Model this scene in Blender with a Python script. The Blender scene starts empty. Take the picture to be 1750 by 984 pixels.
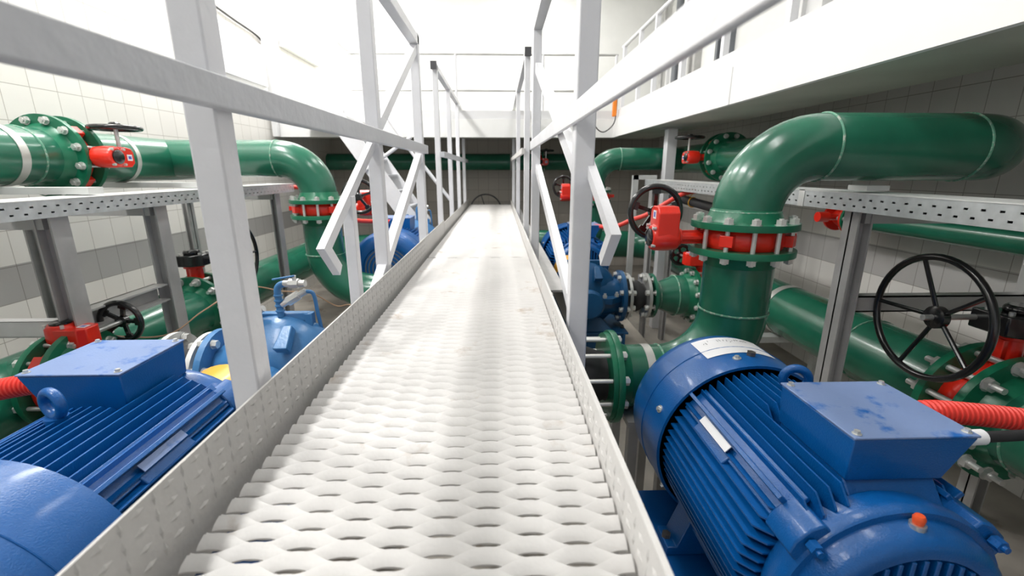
import bpy, bmesh, math, random
from mathutils import Vector as V, Matrix
random.seed(7)
PI = math.pi
C = bpy.context.scene.collection
sc = bpy.context.scene
# ---------------------------------------------------------------- camera, light, exposure
FPX, CAMZ = 765.0, 1.65
th = math.radians(14.79); ps = math.radians(1.665)
F = V((math.sin(ps)*math.cos(th), math.cos(ps)*math.cos(th), -math.sin(th)))
cam_d = bpy.data.cameras.new('camera'); cam = bpy.data.objects.new('camera', cam_d); C.objects.link(cam)
cam_d.sensor_width = 36; cam_d.lens = FPX/1750*36; cam_d.clip_start = .02; cam_d.clip_end = 60
cam.location = (0, 0, CAMZ); cam.rotation_euler = F.to_track_quat('-Z', 'Y').to_euler()
cam_d.dof.use_dof = True; cam_d.dof.focus_distance = 1.35; cam_d.dof.aperture_fstop = 3.5
sc.camera = cam
w = bpy.data.worlds.new('world'); sc.world = w; w.use_nodes = True
w.node_tree.nodes['Background'].inputs[0].default_value = (.93, .96, 1, 1)
w.node_tree.nodes['Background'].inputs[1].default_value = .44
sc.view_settings.view_transform = 'Standard'; sc.view_settings.look = 'None'
sc.view_settings.gamma = 1; sc.view_settings.use_curve_mapping = False
sc.view_settings.exposure = .34

# ---------------------------------------------------------------- materials
def mat(name, col, rough=.45, metal=0, var=.06, nscale=6, bump=0, coat=0, bscale=60, dirt=None, dirt_t=.62, emit=None, dscale=9):
    m = bpy.data.materials.new(name); m.use_nodes = True
    nt = m.node_tree; b = nt.nodes['Principled BSDF']
    b.inputs['Roughness'].default_value = rough; b.inputs['Metallic'].default_value = metal
    b.inputs['Coat Weight'].default_value = coat; b.inputs['Coat Roughness'].default_value = .12
    tc = nt.nodes.new('ShaderNodeTexCoord')
    nz = nt.nodes.new('ShaderNodeTexNoise'); nz.inputs['Scale'].default_value = nscale; nz.inputs['Detail'].default_value = 5
    nt.links.new(tc.outputs['Object'], nz.inputs['Vector'])
    r = nt.nodes.new('ShaderNodeValToRGB')
    r.color_ramp.elements[0].position = .3; r.color_ramp.elements[1].position = .7
    r.color_ramp.elements[0].color = tuple(c*(1-var) for c in col)+(1,)
    r.color_ramp.elements[1].color = tuple(min(1, c*(1+var)+var*.02) for c in col)+(1,)
    nt.links.new(nz.outputs['Fac'], r.inputs['Fac'])
    out = r.outputs['Color']
    if dirt:
        n2 = nt.nodes.new('ShaderNodeTexNoise'); n2.inputs['Scale'].default_value = dscale; n2.inputs['Detail'].default_value = 8
        n2.inputs['Roughness'].default_value = .65
        nt.links.new(tc.outputs['Object'], n2.inputs['Vector'])
        r2 = nt.nodes.new('ShaderNodeValToRGB'); r2.color_ramp.elements[0].position = dirt_t; r2.color_ramp.elements[1].position = dirt_t+.12
        nt.links.new(n2.outputs['Fac'], r2.inputs['Fac'])
        mx = nt.nodes.new('ShaderNodeMix'); mx.data_type = 'RGBA'
        nt.links.new(r2.outputs['Color'], mx.inputs[0]); nt.links.new(out, mx.inputs[6]); mx.inputs[7].default_value = dirt+(1,)
        out = mx.outputs[2]
    nt.links.new(out, b.inputs['Base Color'])
    if bump:
        n3 = nt.nodes.new('ShaderNodeTexNoise'); n3.inputs['Scale'].default_value = bscale
        nt.links.new(tc.outputs['Object'], n3.inputs['Vector'])
        bp = nt.nodes.new('ShaderNodeBump'); bp.inputs['Strength'].default_value = bump; bp.inputs['Distance'].default_value = .004
        nt.links.new(n3.outputs['Fac'], bp.inputs['Height']); nt.links.new(bp.outputs['Normal'], b.inputs['Normal'])
    if emit:
        b.inputs['Emission Color'].default_value = (1, .98, .95, 1); b.inputs['Emission Strength'].default_value = emit
    return m
green = mat('green_paint', (.012, .135, .078), .27, var=.12, bump=.1, bscale=22, coat=.35, dirt=(.09, .24, .17), dirt_t=.66, dscale=5)
greend = mat('green_flange_paint', (.006, .15, .075), .3, var=.12, bump=.15, bscale=40, dirt=(.2, .3, .22), dirt_t=.72, dscale=30)
weld = mat('weld_bead', (.10, .30, .2), .5, bump=.8, bscale=160, dirt=(.45, .48, .42), dirt_t=.5, dscale=60)
blue = mat('motor_blue', (.0, .098, .35), .34, var=.07, bump=.25, bscale=260, coat=.3)
bluelid = mat('dusty_blue', (.19, .27, .48), .36, var=.06, bump=.1, bscale=200, dirt=(.01, .12, .42), dirt_t=.555, dscale=15)
pumpb = mat('pump_blue', (.05, .19, .42), .3, var=.08, bump=.25, bscale=70, coat=.2)
pumpd = mat('pump_dark_blue', (.004, .075, .2), .35, var=.1, bump=.25, bscale=70, coat=.1)
red = mat('red_paint', (.78, .022, .008), .3, var=.08, bump=.1, coat=.3)
hose = mat('red_plastic', (.8, .055, .04), .4, var=.03)
blk = mat('black_enamel', (.008, .008, .009), .22, var=.2, coat=.4)
rub = mat('black_rubber', (.02, .02, .022), .7, var=.2, bump=.2)
zinc = mat('zinc', (.62, .63, .62), .32, .75, var=.1, bump=.3, bscale=90)
zincw = mat('zinc_pale', (.66, .67, .66), .45, .35, var=.1)
galv = mat('galvanised_steel', (.56, .59, .6), .42, .45, var=.12, nscale=25)
steel = mat('grey_steel_paint', (.46, .455, .45), .42, .2, var=.14, bump=.15, dirt=(.25, .22, .19), dirt_t=.68)
strapm = mat('steel_strap', (.6, .6, .57), .4, .5, var=.08)
white = mat('white_grey_paint', (.76, .76, .79), .38, var=.04, bump=.35, bscale=45)
whitel = mat('grey_paint_rail_shade', (.55, .56, .59), .42, var=.05, bump=.5, bscale=40)  # grey of the stair treads; on the left mid rails it paints in shade
toem = mat('grey_toe_paint', (.50, .49, .475), .42, var=.05, bump=.3, bscale=60, dirt=(.36, .32, .27), dirt_t=.7, dscale=12)
deckm = mat('deck_paint', (.68, .665, .65), .5, var=.05, bump=.2, bscale=60, dirt=(.50, .43, .37), dirt_t=.60, dscale=6)
cap = mat('grey_plastic_cap', (.07, .07, .075), .5)
conc = mat('concrete', (.37, .34, .30), .7, var=.25, nscale=3, bump=.5, bscale=30, dirt=(.16, .12, .08), dirt_t=.58, dscale=4)
plin = mat('plinth_concrete', (.48, .43, .37), .65, var=.12, nscale=5, bump=.3, bscale=30, dirt=(.3, .24, .17), dirt_t=.62)
plaster = mat('white_plaster', (.80, .80, .79), .6, var=.02)
plasterg = mat('pale_grey_paint', (.70, .70, .71), .5, var=.02)
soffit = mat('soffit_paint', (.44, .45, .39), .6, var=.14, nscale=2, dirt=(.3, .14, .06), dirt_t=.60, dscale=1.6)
yel = mat('yellow_guard', (.85, .42, .02), .35, coat=.2)
label = mat('white_label', (.86, .86, .88), .35)
inkb = mat('blue_ink', (.08, .1, .5), .4)
inkk = mat('black_ink', (.05, .05, .05), .5)
bolt = mat('bolt_steel', (.7, .7, .68), .3, .6, var=.12)
boltd = mat('dark_bolt', (.13, .12, .11), .4, .5)
orng = mat('orange_plastic', (.9, .25, .02), .4)
oran = mat('orange_red_cap', (.85, .1, .02), .4)
cop = mat('copper_cable', (.42, .27, .17), .5, .1)
lampm = mat('lamp_tube', (1, 1, 1), .5, emit=9)
cabm = mat('black_cable', (.03, .03, .03), .5)
greyc = mat('grey_grille', (.16, .17, .19), .5)

def tiles(name, axis, col, grey, grout, band=(.92, 1.13), tw=.172, thh=.2, z0=.92, rough=.3):
    m = bpy.data.materials.new(name); m.use_nodes = True; nt = m.node_tree; b = nt.nodes['Principled BSDF']
    tc = nt.nodes.new('ShaderNodeTexCoord'); sp = nt.nodes.new('ShaderNodeSeparateXYZ'); nt.links.new(tc.outputs['Object'], sp.inputs[0])
    zz = nt.nodes.new('ShaderNodeMath'); zz.operation = 'SUBTRACT'; nt.links.new(sp.outputs['Z'], zz.inputs[0]); zz.inputs[1].default_value = z0
    cb = nt.nodes.new('ShaderNodeCombineXYZ'); nt.links.new(sp.outputs[axis], cb.inputs[0]); nt.links.new(zz.outputs[0], cb.inputs[1])
    br = nt.nodes.new('ShaderNodeTexBrick'); br.offset = 0; br.inputs['Scale'].default_value = 1
    br.inputs['Brick Width'].default_value = tw; br.inputs['Row Height'].default_value = thh; br.inputs['Mortar Size'].default_value = .0022
    br.inputs['Mortar Smooth'].default_value = .2; br.inputs['Bias'].default_value = -.5
    br.inputs['Color1'].default_value = (1, 1, 1, 1); br.inputs['Color2'].default_value = (.93, .93, .92, 1); br.inputs['Mortar'].default_value = grout+(1,)
    nt.links.new(cb.outputs[0], br.inputs['Vector'])
    def cmp(op, v):
        n = nt.nodes.new('ShaderNodeMath'); n.operation = op; nt.links.new(sp.outputs['Z'], n.inputs[0]); n.inputs[1].default_value = v; return n
    a = cmp('GREATER_THAN', band[0]); c = cmp('LESS_THAN', band[1])
    mu = nt.nodes.new('ShaderNodeMath'); mu.operation = 'MULTIPLY'; nt.links.new(a.outputs[0], mu.inputs[0]); nt.links.new(c.outputs[0], mu.inputs[1])
    mx = nt.nodes.new('ShaderNodeMix'); mx.data_type = 'RGBA'; nt.links.new(mu.outputs[0], mx.inputs[0])
    mx.inputs[6].default_value = col+(1,); mx.inputs[7].default_value = grey+(1,)
    mm = nt.nodes.new('ShaderNodeMix'); mm.data_type = 'RGBA'; mm.blend_type = 'MULTIPLY'; mm.inputs[0].default_value = 1
    nt.links.new(mx.outputs[2], mm.inputs[6]); nt.links.new(br.outputs['Color'], mm.inputs[7])
    nt.links.new(mm.outputs[2], b.inputs['Base Color']); b.inputs['Roughness'].default_value = rough
    return m
tileL = tiles('tiles_left', 'Y', (.80, .78, .74), (.42, .41, .40), (.55, .53, .5))
tileR = tiles('tiles_right', 'Y', (.8, .78, .75), (.50, .49, .48), (.45, .42, .4))
tileF = tiles('tiles_far', 'X', (.56, .52, .47), (.50, .47, .43), (.45, .42, .4))

# ---------------------------------------------------------------- mesh helpers
def basis(n, w_, a, o=(0, 0, 0)):
    n, w_, a = V(n), V(w_), V(a)
    return Matrix(((n.x, w_.x, a.x, o[0]), (n.y, w_.y, a.y, o[1]), (n.z, w_.z, a.z, o[2]), (0, 0, 0, 1)))
def perp(ax):
    ax = V(ax).normalized()
    u = ax.cross(V((0, 0, 1)))
    if u.length < .1: u = ax.cross(V((0, 1, 0)))
    u.normalize(); return ax, u, ax.cross(u)
class MB:
    def __init__(s): s.v = []; s.f = []
    def add(s, vs, fs):
        n = len(s.v); s.v += [V(p) for p in vs]; s.f += [tuple(i+n for i in f) for f in fs]; return s
    def hexa(s, p): return s.add(p, [(0, 1, 2, 3), (4, 7, 6, 5), (0, 4, 5, 1), (1, 5, 6, 2), (2, 6, 7, 3), (3, 7, 4, 0)])
    def box(s, c, d, M=None):
        c = V(c); hx, hy, hz = d[0]/2, d[1]/2, d[2]/2
        p = [V((x, y, z)) for z in (-hz, hz) for x, y in ((-hx, -hy), (hx, -hy), (hx, hy), (-hx, hy))]
        if M: p = [M @ q for q in p]
        return s.hexa([q+c for q in p])
    def bx(s, x0, x1, y0, y1, z0, z1): return s.box(((x0+x1)/2, (y0+y1)/2, (z0+z1)/2), (abs(x1-x0), abs(y1-y0), abs(z1-z0)))
    def bar(s, p0, p1, wd, ht, up=(0, 0, 1)):
        p0, p1 = V(p0), V(p1); d = (p1-p0).normalized(); u = d.cross(V(up)).normalized(); v = u.cross(d)
        q = []
        for p in (p0, p1): q += [p-u*wd/2-v*ht/2, p+u*wd/2-v*ht/2, p+u*wd/2+v*ht/2, p-u*wd/2+v*ht/2]
        return s.hexa(q)
    def lathe(s, prof, o, ax, seg=32, closed=False):
        ax, u, v = perp(ax); o = V(o); vs = []; n = len(prof)
        for t, r in prof:
            for k in range(seg):
                a = 2*PI*k/seg; vs.append(o+ax*t+(u*math.cos(a)+v*math.sin(a))*max(r, 1e-5))
        fs = []
        for i in range(n-1 if not closed else n):
            j = (i+1) % n
            for k in range(seg): fs.append((i*seg+k, i*seg+(k+1) % seg, j*seg+(k+1) % seg, j*seg+k))
        if not closed: fs.append(tuple(range(seg))); fs.append(tuple((n-1)*seg+k for k in range(seg)))
        return s.add(vs, fs)
    def cyl(s, p0, p1, r, r1=None, seg=20):
        p0, p1 = V(p0), V(p1); L = (p1-p0).length
        return s.lathe([(0, r), (L, r if r1 is None else r1)], p0, p1-p0, seg)
    def ring(s, o, ax, r0, r1, t0, t1, seg=36): return s.lathe([(t0, r0), (t0, r1), (t1, r1), (t1, r0)], o, ax, seg, True)
    def torus(s, o, ax, R, r, seg=36, rs=10):
        return s.lathe([(r*math.sin(2*PI*k/rs), R+r*math.cos(2*PI*k/rs)) for k in range(rs)], o, ax, seg, True)
    def tube(s, path, r, seg=20, closed_end=True):
        P = [V(p) for p in path]; n = len(P); vs = []
        t = (P[1]-P[0]).normalized(); _, u, v = perp(t)
        rr = r if callable(r) else (lambda i: r)
        for i in range(n):
            tn = ((P[min(i+1, n-1)]-P[i]).normalized()+(P[i]-P[max(i-1, 0)]).normalized()).normalized()
            u = (u-tn*u.dot(tn)).normalized(); v = tn.cross(u)
            for k in range(seg):
                a = 2*PI*k/seg; vs.append(P[i]+(u*math.cos(a)+v*math.sin(a))*rr(i))
        fs = [(i*seg+k, i*seg+(k+1) % seg, (i+1)*seg+(k+1) % seg, (i+1)*seg+k) for i in range(n-1) for k in range(seg)]
        fs += [tuple(range(seg)), tuple((n-1)*seg+k for k in range(seg))]
        return s.add(vs, fs)
    def prism(s, poly, o, u, v, d):
        o, u, v, d = V(o), V(u), V(v), V(d); n = len(poly)
        vs = [o+u*a+v*b for a, b in poly]; vs += [p+d for p in vs]
        return s.add(vs, [tuple(range(n)), tuple(range(n, 2*n))]+[(i, (i+1) % n, n+(i+1) % n, n+i) for i in range(n)])
    def build(s, name, m, parent=None, xf=None, ang=35, bev=0):
        off = V((0, 0, 0)); q = parent
        while q is not None: off += q.location; q = q.parent
        bm = bmesh.new(); vs = [bm.verts.new(((xf @ p) if xf else p)-off) for p in s.v]
        for f in s.f:
            try: bm.faces.new([vs[i] for i in f])
            except ValueError: pass
        bmesh.ops.recalc_face_normals(bm, faces=bm.faces)
        me = bpy.data.meshes.new(name); bm.to_mesh(me); bm.free()
        me.shade_smooth(); me.set_sharp_from_angle(angle=math.radians(ang))
        me.materials.append(m)
        o = bpy.data.objects.new(name, me); C.objects.link(o); o.parent = parent
        if bev:
            b = o.modifiers.new('bevel', 'BEVEL'); b.width = bev; b.segments = 2; b.limit_method = 'ANGLE'; b.angle_limit = math.radians(40); b.harden_normals = False
        return o
def thing(name, lab, cat, loc, group=None):
    o = bpy.data.objects.new(name, None); o.empty_display_size = .1; C.objects.link(o); o.location = loc
    return tag(o, lab, cat, group)
def tag(o, lab, cat, group=None):
    o['label'] = lab; o['category'] = cat
    if group: o['group'] = group
    return o
def struct(o): o['kind'] = 'structure'; return o
def lab(o, t): o['label'] = t; return o
def bend(pts, R, n=10):
    P = [V(p) for p in pts]; out = [P[0]]
    for i in range(1, len(P)-1):
        a = (P[i-1]-P[i]).normalized(); b = (P[i+1]-P[i]).normalized()
        ang = a.angle(b); t = R/math.tan(ang/2); s0 = P[i]+a*t; s1 = P[i]+b*t
        cen = P[i]+(a+b).normalized()*(R/math.sin(ang/2))
        e0 = s0-cen; e1 = s1-cen; w_ = e0.angle(e1)
        for k in range(n+1):
            q = k/n; out.append(cen+(e0*math.sin((1-q)*w_)+e1*math.sin(q*w_))/math.sin(w_))
    out.append(P[-1]); return out
def spline(pts, n=8):
    P = [V(p) for p in pts]; P = [P[0]*2-P[1]]+P+[P[-1]*2-P[-2]]; out = []
    for i in range(1, len(P)-2):
        for k in range(n):
            t = k/n; a, b, c, d = P[i-1], P[i], P[i+1], P[i+2]
            out.append(.5*((2*b)+(c-a)*t+(2*a-5*b+4*c-d)*t*t+(3*b-a-3*c+d)*t**3))
    out.append(P[-2]); return out

# ---------------------------------------------------------------- the room
XL, XR, YF, ZC, YB = -2.75, 2.70, 7.8, 4.45, -3.0
struct(MB().bx(XL-.1, XR+.1, YB, YF+.1, -.1, 0).build('floor', conc))
struct(MB().bx(XL-.12, XL, YB, YF, 0, ZC).build('wall_left', tileL))
struct(MB().bx(XR, XR+.12, YB, YF, 0, 2.2).build('wall_right', tileR))
struct(MB().bx(XR, XR+.12, YB, YF, 2.2, ZC).build('wall_right_upper', plaster))
struct(MB().bx(XL-.12, XR+.12, YF, YF+.12, 0, 2.2).build('wall_far', tileF))
struct(MB().bx(XL-.12, XR+.12, YF, YF+.12, 2.2, ZC).build('wall_far_upper', plaster))
struct(MB().bx(XL-.12, XR+.12, YB, YF+.12, ZC, ZC+.1).build('ceiling', plaster))
struct(MB().bx(-.12+XL, XR+.12, YB-.12, YB, 0, 1.2).build('wall_back', plaster))
# mezzanine
MX, MY = 1.46, 5.9
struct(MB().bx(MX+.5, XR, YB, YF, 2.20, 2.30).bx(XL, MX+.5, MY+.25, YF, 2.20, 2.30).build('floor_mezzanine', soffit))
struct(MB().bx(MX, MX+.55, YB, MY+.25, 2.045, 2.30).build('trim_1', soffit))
struct(MB().bx(MX-.03, MX, YB, MY-.03, 2.04, 2.255).build('trim_2', plaster))
struct(MB().bx(XL, MX, MY-.03, MY, 2.04, 2.255).build('trim_3', plaster))
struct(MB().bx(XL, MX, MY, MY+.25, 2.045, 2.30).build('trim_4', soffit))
struct(MB().bx(MX-.012, MX+.05, YB, MY, 2.255, 2.355).bx(XL, MX+.05, MY-.012, MY+.05, 2.255, 2.355).build('trim_5', plasterg))
struct(MB().bx(MX-.034, MX-.029, 2.93, 2.95, 2.04, 2.255).build('trim_6', plasterg))
# real ceiling lamps
def ceiling_light(x, y, L=1.4, en=60, lb='', yaw=0):
    t = thing('ceiling_light', lb, 'ceiling light', (x, y, ZC), 'tube lamps under the ceiling')
    MB().bx(x-.09, x+.09, y-L/2, y+L/2, ZC-.06, ZC).build('housing', plaster, t)
    MB().cyl((x-.04, y-L/2+.03, ZC-.08), (x-.04, y+L/2-.03, ZC-.08), .016).build('tube', lampm, t)
    MB().cyl((x+.04, y-L/2+.03, ZC-.08), (x+.04, y+L/2-.03, ZC-.08), .016).build('tube', lampm, t)
    ld = bpy.data.lights.new('lamp_glow', 'AREA'); ld.shape = 'RECTANGLE'; ld.size = .5; ld.size_y = L; ld.energy = en; ld.color = (1, .985, .96)
    lo = bpy.data.objects.new('lamp_glow', ld); C.objects.link(lo); lo.parent = t; lo.location = (0, 0, -.12)
LAMPS = [(-2.1, 6.5, 50, 'above the far left stair landing'), (.6, 6.6, 26, 'above the far platform railing'), (-2.1, 4.3, 56, 'above the left riser'), (.5, 4.0, 14, 'above the far walkway section'),
         (-2.1, 2.0, 62, 'above the upper left header valve'), (.4, 1.2, 14, 'above the nearest walkway section'), (-2.1, -.4, 44, 'behind the viewer by the left wall')]
for x, y, en, place in LAMPS:
    ceiling_light(x, y, en=en, lb='white twin-tube ceiling lamp '+place)

# ---------------------------------------------------------------- walkway
DZ, DX0, DX1 = 1.16, -.41, .17
wk = thing('walkway', 'long white perforated steel walkway down the middle of the pump hall', 'walkway', (-.12, .1, 1.0))
def deck(y0, y1, name):
    b = MB(); P = .124; p = .0172; nx = 66; a = .45*p; hw = .555*p
    nrow = int((y1-y0)/p)
    for j in range(nrow):
        sg = 1 if j % 2 == 0 else -1
        vs = []; fs = []
        for i in range(nx+1):
            x = DX0+(DX1-DX0)*i/nx; c = math.cos(2*PI*(x+.02)/P); c = c*(1.25-.25*c*c)
            yc = y0+p*(j+.5)+sg*a*c
            up = .0016*sg*c
            vs += [(x, yc-hw, DZ-.0062+up), (x, yc-.35*hw, DZ-.0014+up), (x, yc+hw, DZ+.0027+up), (x, yc+hw, DZ+.0006+up), (x, yc-hw, DZ-.0085+up)]
        for i in range(nx):
            k = i*5; q = k+5
            for m in range(5): fs.append((k+m, k+(m+1) % 5, q+(m+1) % 5, q+m))
        fs += [(0, 1, 2, 3, 4), tuple(nx*5+m for m in range(5))]
        b.add(vs, fs)
    return b.build(name, deckm, wk, ang=24)
deck(.12, 2.54, 'deck_plate'); deck(2.57, 6.58, 'deck_plate')
cr = MB()
for y in (.9, 1.75, 2.555, 3.4, 4.3, 5.2, 6.1): cr.bx(DX0, DX1, y-.02, y+.02, 1.09, 1.148)
cr.build('cross_bearer', steel, wk)
def bumps(b, X, side, z0, z1, y0, y1):
    n = 0; z = z0+.016
    rows = []
    while z < z1-.008: rows.append(z); z += .0255
    for ri, z in enumerate(rows):
        y = y0+(.0 if ri % 2 == 0 else .026)
        k = 0
        while y < y1:
            l, h = ((.0115, .0052) if (k+ri) % 2 == 0 else (.0035, .011))
            b.add([(X, y-l, z), (X, y, z-h), (X, y+l, z), (X, y, z+h), (X+side*.0024, y, z)], [(0, 1, 4), (1, 2, 4), (2, 3, 4), (3, 0, 4)])
            y += .026; k += 1
    return b
b = MB().bx(DX0-.024, DX0-.020, .1, 3.55, 1.10, 1.268)
bumps(b, DX0-.020, 1, 1.165, 1.268, .3, 2.6); b.build('toe_board', toem, wk, ang=20)
MB().bx(DX0-.024, DX0-.020, 3.56, 6.58, 1.10, 1.25).build('toe_board', toem, wk)
b = MB().bx(DX1+.004, DX1+.012, .1, 3.55, 1.10, 1.236)
bumps(b, DX1+.004, -1, 1.165, 1.236, .35, 1.4); b.build('toe_board', deckm, wk, ang=20)
MB().bx(DX1+.004, DX1+.010, 3.56, 6.58, 1.10, 1.236).build('toe_board', deckm, wk)
for x0, x1 in ((DX0-.14, DX0-.03), (DX1+.03, DX1+.14)):
    MB().bx(x0, x1, 2.0 if x0 > 0 else .1, 6.5, 1.10, 1.11).bx(x0, x0+.01, .1, 6.5, .98, 1.10).bx(x1-.01, x1, 1.9, 6.5, .98, 1.10).build('side_beam', steel, wk)
for x in (-.46, .24):
    for y in (2.45, 4.6, 6.4):
        MB().bx(x-.03, x+.03, y-.03, y+.03, 0, .98).build('leg', steel, wk)

def kink(X, pts, wd, tk):
    a, b, c = [V(q) for q in pts]; d1 = (b-a).normalized(); d2 = (c-b).normalized()
    n1 = V((-d1.y, d1.x)); n2 = V((-d2.y, d2.x)); m = (n1+n2).normalized(); k = wd/2/m.dot(n1)
    poly = [a+n1*wd/2, b+m*k, c+n2*wd/2, c-n2*wd/2, b-m*k, a-n1*wd/2]
    return MB().prism([tuple(q) for q in poly], (X, 0, 0), (0, 1, 0), (0, 0, 1), (tk, 0, 0))
def rail_thing(lb, loc): return thing('guardrail', lb, 'guardrail', loc, 'white guardrails along the walkway')
# left near
g = rail_thing('white guardrail on the left edge of the walkway, nearest section', (-.47, .8, 1.1))
for y in (.79, 1.80, 2.80):
    MB().bx(-.495, -.445, y-.025, y+.025, 1.02, 2.39).build('post', white, g, bev=.004)
MB().bx(-.447, -.420, -.6, 2.82, 1.742, 1.790).build('mid_rail', whitel, g, bev=.003)  # white rail, its shaded inner side put into a darker colour
MB().bx(-.495, -.445, -.6, 2.83, 2.33, 2.38).build('top_rail', white, g, bev=.003)
MB().bar((-.47, 2.77, 2.30), (-.47, 1.84, 1.81), .045, .035, (1, 0, 0)).build('brace', white, g)
MB().bar((-.47, 2.76, 1.72), (-.47, 1.5, 1.13), .045, .035, (1, 0, 0)).build('brace', white, g)
kink(-.486, [(1.80, 1.757), (1.218, 1.443), (1.30, 1.365)], .034, .022).build('stub_brace', white, g)
MB().bx(-.495, -.46, 1.44, 1.48, 1.05, 1.57).build('post', white, g, bev=.003)
# left far
g = rail_thing('white guardrail on the left edge, far section with dark end cap', (-.47, 3.65, 1.1))
for y in (3.66, 4.55, 5.45, 6.35):
    MB().bx(-.49, -.45, y-.022, y+.022, 1.02, 2.40).build('post', white, g, bev=.003)
MB().bx(-.49, -.45, 3.60, 6.4, 2.37, 2.41).build('top_rail', white, g)
MB().bx(-.493, -.447, 3.588, 3.602, 2.362, 2.418).build('end_cap', cap, g)
MB().bx(-.45, -.415, 3.6, 6.4, 1.745, 1.785).build('mid_rail', whitel, g)  # shade painted in here too, with the darker grey
# right near
g = rail_thing('white guardrail on the right edge of the walkway, nearest section', (.23, 1.27, 1.1))
for y, x0, x1 in ((1.265, .203, .257), (2.78, .198, .248)):
    MB().bx(x0, x1, y-.028, y+.028, 1.02, 2.45).build('post', white, g, bev=.004)
MB().bx(.190, .202, -.6, 2.82, 1.764, 1.814).build('mid_rail', white, g, bev=.003)
MB().bx(.2, .25, -.6, 2.83, 2.40, 2.45).build('top_rail', white, g, bev=.003)
MB().bar((.225, 2.72, 2.20), (.225, 1.32, 1.66), .05, .03, (1, 0, 0)).build('brace', white, g)
MB().bar((.235, 2.76, 1.66), (.235, 1.35, 1.22), .045, .03, (1, 0, 0)).build('brace', white, g)
kink(.240, [(1.30, 1.675), (.972, 1.512), (1.045, 1.44)], .030, .022).build('stub_brace', white, g)
# right far
g = rail_thing('white guardrail on the right edge, far section with dark end cap', (.2, 3.4, 1.1))
for y in (3.38, 4.85, 6.3):
    MB().bx(.185, .225, y-.022, y+.022, 1.02, 2.43).build('post', white, g, bev=.003)
MB().bx(.185, .225, 3.32, 6.35, 2.40, 2.44).build('top_rail', white, g)
MB().bx(.182, .228, 3.308, 3.322, 2.392, 2.448).build('end_cap', cap, g)
MB().bx(.165, .185, 3.32, 6.35, 1.76, 1.80).build('mid_rail', deckm, g)

# ---------------------------------------------------------------- pipe fittings
def hexnut(b, p, ax, r, t): b.cyl(p, V(p)+V(ax)*t, r, seg=6)
def stud(parent, p, ax, L, r=.0095, stick=.016, xf=None):
    p, ax = V(p), V(ax).normalized(); b = MB()
    stick *= .6; b.cyl(p-ax*(L/2+stick+.016), p+ax*(L/2+stick+.016), r, seg=10)
    for s in (-1, 1):
        b.cyl(p+ax*s*(L/2), p+ax*s*(L/2+.003), r*2.35, seg=12)
        hexnut(b, p+ax*s*(L/2+.003), ax*s, r*2.05, .018)
    return b.build('stud_bolt', bolt, parent, xf, ang=25)
def handwheel(parent, xf, R, r, n, cast=False, dish=0.0, hub=.022, mt=None):
    """local: wheel axis +z at origin"""
    b = MB().torus((0, 0, 0), (0, 0, 1), R, r, 48, 12)
    w_ = b.build('wheel_rim', mt or blk, parent, xf, ang=60)
    h = MB().lathe([(-.012-dish, hub*.8), (-.012-dish, hub), (.014-dish, hub), (.02-dish, hub*.7)], (0, 0, 0), (0, 0, 1), 20); h.build('hub', mt or blk, w_, xf)
    for k in range(n):
        a = 2*PI*k/n+.3; d = V((math.cos(a), math.sin(a), 0)); s = MB()
        if cast:
            s.bar(d*hub*.8+V((0, 0, -dish)), d*(R-r*.3), r*1.25, r*.9, (0, 0, 1)); s.bar(d*R*.72, d*(R-r*.2), r*2.6, r*.8, (0, 0, 1))
        else: s.cyl(d*hub*.8+V((0, 0, -dish)), d*(R-r*.3), r*.62, seg=10)
        s.build('spoke', mt or blk, w_, xf)
    return w_
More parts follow.
